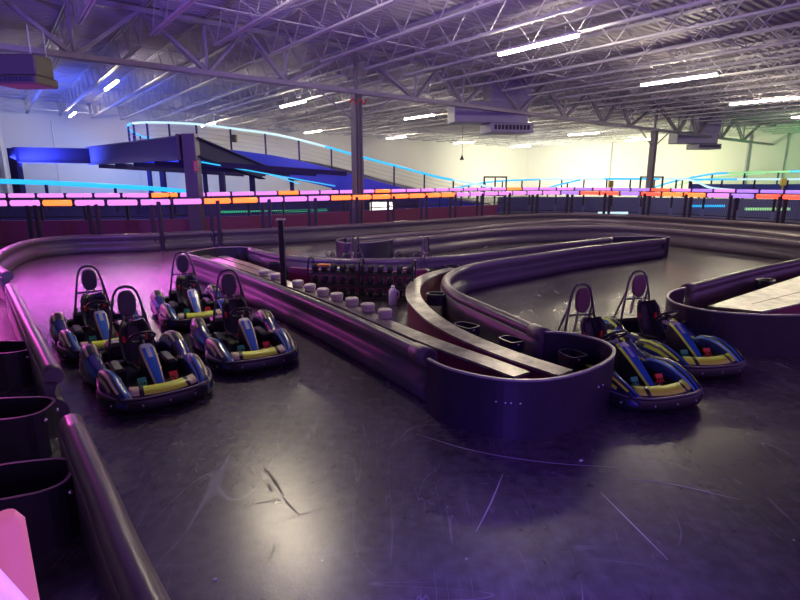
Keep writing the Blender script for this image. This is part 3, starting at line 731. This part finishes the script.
glow_rail('lit_rail', [lvl(452, 189, 38), lvl(475, 184, 40), lvl(500, 181, 42), lvl(540, 179.5, 44)], .06, [(0, 1, M_cyan)], 'thin cyan glowing rail rising behind the foot of the ramp', posts=2.0, drop=1.0)
glow_rail('lit_rail', [lvl(548, 188, 41), lvl(562, 184, 41), lvl(580, 180, 41)], .06, [(0, 1, M_cyan)], 'short slanted cyan glowing rail near the middle of the far wall', posts=1.5, drop=1.0)
# black gate frames by the ramp foot
for x, lb in ((484, 'black open gate frame beyond the foot of the ramp'), (640, 'dark gate frame just left of the right column')):
    a = Q(x, 186, 39); b = Q(x+22, 186, 39); m = MB()
    for p in (a, b, a.lerp(b, .5)): m.bar((p.x, p.y, 0), (p.x, p.y, 2.55), .10)
    m.bar((a.x, a.y, 2.5), (b.x, b.y, 2.5), .1); m.bar((a.x, a.y, 1.2), (b.x, b.y, 1.2), .08); tag(m.build('gate_frame', M_black), lb, 'gate')
for (x, y, Y, lb) in ((611, 184, 42, 'small yellow box on the far rail left of the right column'), (783.5, 182, 38, 'small yellow box on a post at the far right rail')):
    p = Q(x, y, Y); m = MB(); m.box(p, (.35, .2, .5), bev=.03); m.bar((p.x, p.y+.02, 0), (p.x, p.y+.02, p.z), .08)
    tag(m.build('signal_box', mat('yellow_box', (.55, .42, .06), .5)), lb, 'box')
# second-track barriers and blue low panels seen through the mesh
barrier([(-9, 30), (-4, 32), (2, 35), (8, 39), (14, 40)], 1, 'low dark barrier of the farther track, seen through the mesh fence', world=True, step=1.0)
m = MB(); m.sheet([Vector(p) for p in ((-34, 23, 0), (-22, 25, 0), (-14, 27, 0), (-8, 29.5, 0), (-3, 30.5, 0), (1, 31.5, 0))], .15, 0, 1.7)
tag(m.build('partition_panel', mat('indigo_panel', (.06, .05, .30), .5)), 'dark indigo partition below the raised ramp, behind the mesh fence', 'partition')
m = MB(); m.sheet([Vector(p) for p in ((6.5, 36, 0), (13, 37, 0), (18, 34.5, 0), (24, 31, 0), (30, 27, 0))], .15, 0, 1.2)
tag(m.build('partition_panel', mat('slate_blue_panel', (.10, .11, .30), .5)), 'slate blue low partition behind the right half of the mesh fence', 'partition')
# added glowing panel standing in for a bright floor reflection behind the fence
t = thing('reflection_panel', 'added glowing panel standing in for a white floor reflection, just right of the left column', 'reflection stand-in', (*Q(381, 208, 29).xy, 0))
m = MB(); a = Q(370, 202, 29); b = Q(393, 216, 29); m.box(((a.x+b.x)/2, 29, (a.z+b.z)/2), (b.x-a.x, .04, a.z-b.z), bev=.01); add_part(m, 'lit_face', mat('reflection_glow', (1, 1, 1), .5, emit=(1, .97, .9), es=2.2), t)
m = MB(); m.box(((a.x+b.x)/2, 29.1, (a.z)/2+.02), (b.x-a.x+.12, .14, a.z+.06)); add_part(m, 'casing', M_black, t)

# ================================================================== AIR UNITS
def air_unit(loc, rz, label, duct=True, s=1.0, col=M_hvac):
    t = thing('air_unit', label, 'air unit', loc, rz)
    m = MB(); m.box((0, 0, .45*s), (3.4*s, 1.2*s, .9*s), bev=.03); m.build('housing', col, t)
    m = MB(); m.box((.9*s, -.1, -.22*s), (2.0*s, 1.5*s, .40*s), bev=.04); m.build('diffuser', col, t)
    m = MB()
    for k in range(10): m.box((.12*s+.17*s*k, -.1-.755*s, -.20*s), (.12*s, .03, .2*s))
    m.build('grille', M_hvacdark, t)
    if duct:
        m = MB(); m.box((.9*s, 0, 1.45*s), (1.9*s, 1.1*s, 1.15*s)); m.build('duct', col, t)
        m = MB()
        for k in range(3): m.box((.9*s, 0, (1.0+.4*k)*s), (1.96*s, 1.16*s, .04)); 
        m.build('duct_flange', col, t)
    for x in (-1.5, 1.5):
        for y in (-.5, .5): m = MB(); m.bar((x*s, y*s, .85*s), (x*s, y*s, 2.1*s), .02); m.build('hanger_rod', M_steel, t)
    return t
p = Q(487, 122, 31); air_unit((p.x, p.y, p.z-.1), .18, 'hanging grey air unit with duct at top centre, behind the girder', s=1.22)
p = Q(700, 144, 44); air_unit((p.x-.6, p.y, p.z), .1, 'hanging grey air unit at right, beyond the right column')
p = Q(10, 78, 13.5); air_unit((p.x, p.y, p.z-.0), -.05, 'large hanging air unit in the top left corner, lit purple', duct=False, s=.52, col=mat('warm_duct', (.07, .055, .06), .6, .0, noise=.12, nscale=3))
# drop rods, downspouts on the far walls
for px, lb in ((610, 'thin grey pipe down the pale wall left of the right column'), (746, 'dark vertical pipe on the far right wall, thicker one'), (783, 'thin pipe on the far wall close to the right edge')):
    d = Q(px, 170, 1).xy; k = (V1-.12)/(Vector((d.x, d.y, 0)).dot(VD)); b = Vector((d.x*k, d.y*k, 0))
    m = MB(); m.bar(b, b+Vector((0, 0, 6.4)), .22 if px == 746 else .09); tag(m.build('wall_pipe', M_steel), lb, 'pipe')
for px, lb in ((58, 'pale vertical wall joint strip at far left on the back wall'), (140, 'pale vertical wall joint strip behind the curved ramp rail'), (4, 'pale vertical pipe at the left edge on the back wall')):
    d = Q(px, 170, 1).xy; k = (U1-.05)/(Vector((d.x, d.y, 0)).dot(UD)); b = Vector((d.x*k, d.y*k, 0))
    m = MB(); m.bar(b, b+Vector((0, 0, 6.6)), .3 if px == 4 else .05); tag(m.build('wall_strip', M_wall), lb, 'wall strip')
p = Q(462, 158, 45); m = MB(); m.bar(p, (p.x, p.y, 7.0), .03); m.tube([p+Vector((0, 0, .2)), p, p-Vector((0, 0, .15))], [.05, .12, .2], 10)
tag(m.build('pendant_speaker', M_black), 'small black pendant hanging in front of the pale corner wall', 'pendant')
p = Q(234.5, 138.5, 31.8); m = MB(); m.box(p, (.28, .3, .42), bev=.04); m.bar(p+Vector((-.12, .0, 0)), p+Vector((-.35, .3, 0)), .05); tag(m.build('loudspeaker', M_black), 'small black loudspeaker mounted on the ramp railing post', 'speaker')

# ================================================================== KARTS
K_navy = mat('kart_navy', (.018, .03, .17), .25, coat=.5)
K_blue = mat('kart_blue', (.02, .13, .50), .25, coat=.5)
K_black = mat('kart_black', (.014, .013, .02), .35)
K_tan = mat('kart_stripe', (.68, .60, .34), .4)
K_lime = mat('kart_lime', (.72, .92, .06), .4)
K_white = mat('kart_white', (.42, .46, .58), .4)
K_cy = mat('kart_light_blue', (.15, .35, .85), .3)
K_red = mat('kart_red', (.85, .05, .03), .45)
K_green = mat('kart_green', (.03, .42, .18), .45)
K_seat = mat('kart_seat', (.022, .02, .028), .5)
K_pad = mat('headrest_vinyl', (.085, .065, .09), .6, noise=.2, nscale=30); K_pad2 = mat('headrest_maroon', (.17, .07, .10), .6, noise=.2, nscale=30)
K_tube = mat('hoop_tube', (.07, .06, .08), .3, .4)
K_metal = mat('kart_metal', (.45, .43, .45), .35, .8)
HO = [(0, 1.0), (.34, .97), (.56, .84), (.66, .62), (.67, .38), (.59, .16), (.57, .0), (.63, -.18), (.69, -.38), (.70, -.62), (.62, -.86), (.36, -.97), (0, -.99)]
def kart_outline(scale=1.0):
    full = HO+[(-x, y) for x, y in reversed(HO[1:-1])]
    P = [Vector((x*scale, y*scale, 0)) for x, y in full]; n = len(P); out = []
    for i in range(n):
        p0, p1, p2, p3 = P[i-1], P[i], P[(i+1) % n], P[(i+2) % n]
        for k in range(4):
            t = k/4; out.append(.5*((2*p1)+(-p0+p2)*t+(2*p0-5*p1+4*p2-p3)*t*t+(-p0+3*p1-3*p2+p3)*t**3))
    return out
def arch_loft(secs, x0, n=12, matf=None):   # secs: (y, base z, top z, half width, x shift)
    m = MB(); rows = []
    for (y, zb, zt, hw, dx) in secs:
        r = []
        for j in range(n+1):
            a = pi*j/n; cx = -math.cos(a); sx = math.sin(a)
            r.append(Vector((x0+dx+hw*math.copysign(abs(cx)**.75, cx), y, zb+(zt-zb)*abs(sx)**.8)))
        rows.append(r)
    m.grid(rows, 0, True, False, matf)
    for r in (rows[0], rows[-1]):
        o = len(m.v); m.v += [tuple(p) for p in r]; m.f.append(tuple(range(o, o+len(r)))); m.m.append(0); m.sm.append(False)
    return m
def dens(secs, k=3):
    out = []
    for a, b in zip(secs, secs[1:]):
        for i in range(k):
            t = i/k; out.append(tuple(a[q]*(1-t)+b[q]*t for q in range(5)))
    out.append(secs[-1]); return out
def make_kart(label, lime):
    ST_ = K_lime if lime else K_tan
    t = thing('go_kart', label, 'go-kart')
    O = kart_outline()
    # bumper ring
    def ring(prof, mt, name, par, sc=1.0):
        m = MB(); n = len(O); rows = []
        for i in range(n+1):
            p = O[i % n]; d = O[(i+1) % n]-O[i-1]; nn = Vector((d.y, -d.x, 0)).normalized()
            if nn.dot(p) < 0: nn = -nn
            rows.append([(p.x+nn.x*q, p.y+nn.y*q, z) for q, z in prof])
        m.grid(rows, 0, True, True); return m.build(name, mt, par)
    bu = ring([(-.055, .06), (-.06, .17), (-.045, .195), (-.01, .195), (.0, .17), (.005, .10), (-.01, .055)], K_black, 'bumper', t)
    ring([(-.04, .195), (-.038, .206), (-.012, .206), (-.01, .195)], mat('bumper_edge', (.16, .13, .17), .35), 'edge_trim', bu)
    for (bx, by, bz) in [(0, 1.005, .13), (.30, .985, .13), (-.30, .985, .13), (.60, .80, .13), (-.60, .80, .13), (.68, .5, .13), (-.68, .5, .13)]:
        m = MB(); m.ell((bx, by, bz), .014, .014, .014, 8, 5); m.build('bolt', K_metal, bu)
    m = MB(); m.poly([p*.93 for p in O], .05, .08); m.build('floor_pan', K_black, t)
    # wheels
    for sx in (-1, 1):
        for (y, R, wd, x) in ((.50, .13, .13, .50), (-.56, .14, .20, .54)):
            m = MB(); pr = [(R*.45, -.5), (R*.85, -.5), (R*.97, -.4), (R, -.2), (R, .2), (R*.97, .4), (R*.85, .5), (R*.45, .5)]
            rows = [[(sx*x+q*wd, y+r*math.cos(2*pi*j/20), R+r*math.sin(2*pi*j/20)) for j in range(20)] for r, q in pr]; rows.append(rows[0]); m.grid(rows, 0, True, True)
            wh = m.build('wheel', M_rubber, t); m = MB(); m.cyl((sx*x, y, R), R*.5, wd*.8, 14, 'x'); m.build('rim', K_metal, wh)
    # front fenders
    fsec = dens([(.93, .12, .16, .06, -.07), (.86, .12, .225, .095, -.04), (.70, .12, .30, .11, -.01), (.52, .12, .355, .115, .0), (.34, .12, .36, .115, .02), (.16, .13, .325, .10, .03), (.02, .14, .24, .07, .02)])
    for sx in (-1, 1):
        def mf(i, j, sx=sx):
            jj = j if sx > 0 else 11-j     # 0 = inner edge for +x side
            if jj in (0,): return 0
            if jj in (1, 2): return 1
            if jj == 3: return 5 if i > 1 else 1
            if jj == 4: return 0
            if jj == 5: return 2 if i < 12 else 1
            if jj == 6: return 0
            if jj == 7: return 3 if i > 3 else 1
            if jj == 8: return 0
            if jj == 9: return 3 if 5 < i < 13 else 0
            return 1
        arch = arch_loft([(y, a, b, c, sx*d) for (y, a, b, c, d) in fsec], sx*.50, 12, mf)
        arch.build('front_fender', [K_black, K_navy, K_blue, ST_, K_white, K_cy], t)
    # side pods and rear fenders
    ssec = dens([(.14, .09, .20, .06, -.01), (.02, .09, .27, .10, 0), (-.15, .09, .31, .12, .03), (-.32, .09, .37, .13, .04)])
    rsec = dens([(-.22, .10, .28, .10, .02), (-.34, .12, .39, .13, .02), (-.50, .12, .43, .14, .02), (-.68, .12, .41, .14, .01), (-.84, .12, .33, .12, -.01), (-.93, .11, .20, .08, -.04)])
    for sx in (-1, 1):
        def ms(i, j, sx=sx):
            jj = j if sx > 0 else 11-j
            if (i+jj) == 6: return 3
            if jj in (8, 9) : return 2 if i > 2 else 1
            return 0 if jj < 4 else 1
        arch_loft([(y, a, b, c, sx*d) for (y, a, b, c, d) in ssec], sx*.52, 12, ms).build('side_pod', [K_black, K_navy, K_blue, ST_], t)
        def mr(i, j, sx=sx):
            jj = j if sx > 0 else 11-j
            if jj == 4 or (jj == 7 and i < 9): return 3
            if jj == 2 and 2 < i < 10: return 4
            if jj == 9: return 0
            if jj == 8: return 2 if i > 4 else 0
            if jj in (5, 6): return 0
            return 1 if i % 6 else 0
        arch_loft([(y, a, b, c, sx*d) for (y, a, b, c, d) in rsec], sx*.54, 12, mr).build('rear_fender', [K_black, K_navy, K_blue, ST_, K_white], t)
    # nose panel
    m = MB(); rows = []
    xs = [-.40+.8*k/16 for k in range(17)]
    for (yy, zz) in ((.0, .20), (-.05, .235), (-.115, .262)):
        rows.append([Vector((x*(1-.6*abs(yy)), .925-1.0*x*x*.55+yy, zz)) for x in xs])
    def mn(i, j):
        if j in (2, 13): return 0
        return 1 if 2 < j < 13 else 2
    m.grid(rows, 0, True, False, mn); ob = m.build('nose_panel', [K_black, K_lime, ST_ if lime else K_tan], t)
    sd = ob.modifiers.new('solid', 'SOLIDIFY'); sd.thickness = .012
    m = MB(); m.grid([[Vector((x, .93-1.0*x*x*.55, .10)) for x in xs], [Vector((x, .925-1.0*x*x*.55, .20)) for x in xs], [Vector((x*.94, .82-1.0*x*x*.55, .245)) for x in xs], [Vector((x*.9, .74-.55*x*x, .14)) for x in xs]], 0, True)
    m.build('nose_cone', K_black, t)
    # steering fairing
    m = MB(); rows = []
    for (y, z, hw, zb) in [(.70, .14, .035, .08), (.66, .19, .05, .09), (.50, .31, .07, .09), (.34, .42, .085, .12), (.20, .50, .09, .2), (.12, .52, .08, .3), (.09, .50, .06, .34)]:
        rows.append([Vector((-hw*1.25, y, zb)), Vector((-hw*1.05, y, z-.03)), Vector((-hw*.78, y, z-.004)), Vector((-hw*.3, y, z)), Vector((hw*.3, y, z)), Vector((hw*.78, y, z-.004)), Vector((hw*1.05, y, z-.03)), Vector((hw*1.25, y, zb))])
    def mfa(i, j):
        if j in (1, 5): return 2
        if j in (2, 3, 4): return 3 if (i == 4 or (i == 3 and j == 3)) else (1 if i < 5 else 0)
        return 0
    m.grid(rows, 0, False, False, mfa); m.build('steering_fairing', [K_black, K_blue, ST_, K_white], t)
    # steering wheel
    nrm = Vector((0, -.62, .78)).normalized(); c = Vector((0, -.0, .57))
    m = MB(); m.torus(c, .16, .015, nrm, 28, 8, squash=.86); x = Vector((1, 0, 0)); y = nrm.cross(x)
    for a in (0, 2.1, -2.1): m.bar(c, c+(x*math.sin(a)+y*(-math.cos(a)))*.155, .035, .012)
    m.ell(c, .05, .05, .03, 12, 6); sw = m.build('steering_wheel', K_black, t)
    m = MB(); m.tube([c, (0, .12, .44)], .014, 8); m.build('steering_column', K_metal, sw)
    # seat shell
    path = [(.05, .17), (-.05, .15), (-.2, .13), (-.33, .17), (-.42, .28), (-.48, .42), (-.53, .56), (-.56, .64)]
    m = MB(); rows = []
    for k, (yy, zz) in enumerate(path):
        w2 = (.17, .19, .20, .21, .22, .22, .20, .14)[k]; r = []
        for j in range(13):
            s = -1+2*j/12; lift = abs(s)**3*(.11 if k < 3 else .05); fwd = abs(s)**3*(.0 if k < 3 else .13)
            r.append(Vector((w2*s, yy+fwd, zz+lift)))
        rows.append(r)
    m.grid(rows, 0, True); se = m.build('seat', K_seat, t); sd = se.modifiers.new('solid', 'SOLIDIFY'); sd.thickness = .025
    # harness
    for sx in (-1, 1):
        m = MB(); pts = [Vector((sx*.08, -.55, .60)), Vector((sx*.10, -.47, .48)), Vector((sx*.12, -.38, .30)), Vector((sx*.12, -.28, .19))]
        for a, b in zip(pts, pts[1:]): m.bar(a+Vector((0, .03, .01)), b+Vector((0, .03, .01)), .045, .008)
        hs = m.build('harness_strap', K_black, t)
        m = MB(); m.box((sx*.15, -.40, .46), (.045, .03, .085), bev=.008); m.build('buckle', K_red, hs)
    m = MB(); m.box((0.03, -.17, .20), (.05, .03, .05), bev=.008); m.build('lap_buckle', K_red, t)
    # roll hoop
    m = MB(); hp = [(-.34, -.60, .12), (-.285, -.63, .40), (-.215, -.66, .72), (-.175, -.675, .90), (-.15, -.68, .98), (-.10, -.683, 1.04), (-.045, -.685, 1.06), (0, -.685, 1.063)]
    hp = hp+[(-x, y, z) for x, y, z in reversed(hp[:-1])]
    m.tube(hp, .017, 8); m.tube([(-.228, -.655, .66), (.228, -.655, .66)], .014, 8)
    for sx in (-1, 1):
        m.tube([(sx*.195, -.665, .80), (sx*.24, -.80, .45), (sx*.26, -.92, .16)], .014, 8)
    ho = m.build('roll_hoop', K_tube, t)
    for sx in (-1, 1):
        m = MB(); m.bar((sx*.045, -.655, .74), (sx*.13, -.62, .45), .035, .02); m.build('headrest_stay', K_metal if sx > 0 else K_metal, ho)
    m = MB(); R = Matrix.Rotation(-.05, 3, 'X'); rows = []
    for q, k in ((-.03, .86), (-.015, 1), (.015, 1), (.03, .86)):
        r = []
        for j in range(24):
            a = 2*pi*j/24; ca, sa = math.cos(a), math.sin(a)
            r.append(Vector((.122*k*math.copysign(abs(ca)**.8, ca), -.645+q, .855+.165*k*math.copysign(abs(sa)**.8, sa))))
        rows.append(r)
    m.grid(rows, 0, True, True); o = len(m.v)-96
    m.f.append(tuple(range(o, o+24))); m.m.append(0); m.sm.append(False); m.f.append(tuple(range(o+72, o+96))); m.m.append(0); m.sm.append(False)
    m.build('headrest', K_pad2 if lime else K_pad, t)
    # pedals
    for sx, mt, nm in ((1, K_green, 'throttle_pedal'), (-1, K_red, 'brake_pedal')):
        m = MB(); m.bar((sx*.19, .62, .09), (sx*.19, .57, .24), .02, .02); m.box((sx*.19, .555, .25), (.10, .025, .05), Matrix.Rotation(.5, 3, 'X')); m.box((sx*.19, .57, .19), (.08, .02, .015)); m.tube([(sx*.19-.04, .56, .25), (sx*.19-.04, .60, .20), (sx*.19+.04, .60, .20), (sx*.19+.04, .56, .25)], .008, 6); m.build(nm, mt, t)
    # rear cover and battery boxes
    m = MB(); m.box((0, -.80, .24), (.62, .26, .22), bev=.04); m.build('rear_cover', K_black, t)
    for sx in (-1, 1):
        m = MB(); m.box((sx*.33, -.12, .17), (.15, .42, .17), bev=.03); m.build('battery_box', K_black, t)
    # axle and steering rods
    m = MB(); m.tube([(-.5, .50, .13), (.5, .50, .13)], .014, 6); m.build('axle', K_metal, t); m = MB(); m.tube([(-.5, -.56, .14), (.5, -.56, .14)], .02, 6); m.build('axle', K_metal, t)
    return t
KS = 1.04
def place(o, hoop, a, label, z=1.062, sh=(0, 0)):
    a = math.radians(a); x, y = G(*hoop, z*KS); hd = Vector((math.sin(a), -math.cos(a)))
    c = Vector((x, y))+hd*.685*KS*1.04+Vector(sh); o.location = (c.x, c.y, 0); o.rotation_euler = (0, 0, pi+a); o.scale = (KS*.87, KS*1.02, KS)
    o['label'] = label; o['group'] = 'parked go-karts'
kt = make_kart('x', False); kl = make_kart('x', True)
place(kt, (124, 286.5), 38, 'blue and black go-kart in the front left of the four, lime nose strip')
place(dup(kt), (227, 270), 30, 'blue and black go-kart beside the long barrier, front right of the four')
place(dup(kt), (87, 266), 36, 'blue and black go-kart at the back left of the four, nearest the left barrier')
place(dup(kt), (181, 252), 30, 'blue and black go-kart farthest back of the four, close to the long barrier')
place(kl, (570, 286), 17, 'blue go-kart half hidden behind the central nose plate', sh=(.20, .16))
place(dup(kl), (638, 271), 12, 'blue go-kart on the right beside the right island, rearmost of the pair')
place(dup(kt), (356, 236.5), -118, 'go-kart mostly hidden behind the back barrier, left one, only hoop and wheel showing', )
place(dup(kt), (427, 236.5), -118, 'go-kart mostly hidden behind the back barrier, right one, only hoop and wheel showing')

# ================================================================== SMALL THINGS
# near fence in the lower left corner, its rail carries on beside the viewer
nf = thing('lit_fence', 'near fence corner at bottom left: post with pink light put into its colour, and glowing violet tube', 'fence', (-1.1, 1.2, 0))
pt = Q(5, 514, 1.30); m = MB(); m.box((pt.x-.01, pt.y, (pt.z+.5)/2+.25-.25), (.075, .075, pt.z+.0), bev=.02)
m = MB(); m.tube([(pt.x, pt.y, 0), (pt.x, pt.y, pt.z-.03), (pt.x, pt.y, pt.z)], [.042, .042, .025], 16); add_part(m, 'post', mat('pink_lit_post', (.75, .28, .45), .5, emit=(.85, .16, .42), es=.45), nf)  # pink light falling on the post is put into its colour and emission
a = Q(-35, 555, 1.0); b = Q(30, 632, .80); m = MB(); m.tube([a, b, b+Vector((.5, -.5, -.05))], .028, 12); add_part(m, 'light_tube', mat('led_violet_near', (.05, .05, .05), .4, emit=(.60, .22, 1.0), es=1.4), nf)
c0 = b+Vector((.5, -.5, -.05)); m = MB(); m.tube([c0+Vector((.03, 0, 0)), c0+Vector((3.5, .1, 0))], .028, 12); add_part(m, 'light_tube', mat('led_blue_near', (.05, .05, .05), .4, emit=(.12, .06, 1.0), es=14), nf)
# scuffs
def scuff(pts, w_, label, mt):
    P = smooth_path([G(*p) for p in pts], .05); m = MB(); n = len(P); nr = normals(P)
    rows = [[(p.x-k[0]*w_*(.3+math.sin(pi*i/(n-1)))/2, p.y-k[1]*w_*(.3+math.sin(pi*i/(n-1)))/2, .0025), (p.x+k[0]*w_*(.3+math.sin(pi*i/(n-1)))/2, p.y+k[1]*w_*(.3+math.sin(pi*i/(n-1)))/2, .0025)] for i, (p, k) in enumerate(zip(P, nr))]
    m.grid(rows, 0, False); tag(m.build('scuff_mark', mt), label, 'scuff mark', 'scuff marks on the floor')
M_sc = mat('scuff_black', (.015, .012, .015), .5); M_scl = mat('scratch_pale', (.40, .36, .45), .5)
scuff([(264, 467), (275, 482), (283, 495)], .022, 'thick black scuff in the bright floor patch', M_sc)
scuff([(283, 497), (291, 507), (298, 514)], .012, 'thin black scuff continuing below the thick one', M_sc)
scuff([(247, 507), (265, 502), (284, 499)], .008, 'thin flat scuff left of the thick black scuff', M_sc)
scuff([(268, 482), (270, 489), (273, 492)], .02, 'short black smudge beside the thick scuff', M_sc)
scuff([(503, 474), (490, 505), (476, 532)], .010, 'long pale scratch below the central nose plate', M_scl)
scuff([(416, 434), (470, 450), (540, 462), (620, 468)], .012, 'long pale scratch curving in front of the central nose plate', M_scl)
scuff([(350, 500), (310, 512), (265, 526)], .006, 'faint scratch crossing the bright floor patch', M_sc)
scuff([(276, 540), (271, 556), (262, 568)], .010, 'pair of faint curved scuffs below the bright floor patch', M_sc)
scuff([(600, 492), (628, 520), (668, 560)], .010, 'pale scratch on the floor at lower right', M_scl)
scuff([(620, 478), (670, 484), (740, 500)], .012, 'pale rubbed line on the floor right of the nose plate', M_scl)
for (x, y, s, lb) in ((581, 461, .035, 'tiny pale scrap on the floor in front of the nose plate'), (215, 580, .025, 'tiny white scrap on the floor at bottom centre left')):
    p = G(x, y); m = MB(); m.box((p[0], p[1], .006), (s, s*.6, .010), Matrix.Rotation(.6, 3, 'Z'), bev=.003); tag(m.build('paper_scrap', M_white), lb, 'scrap')
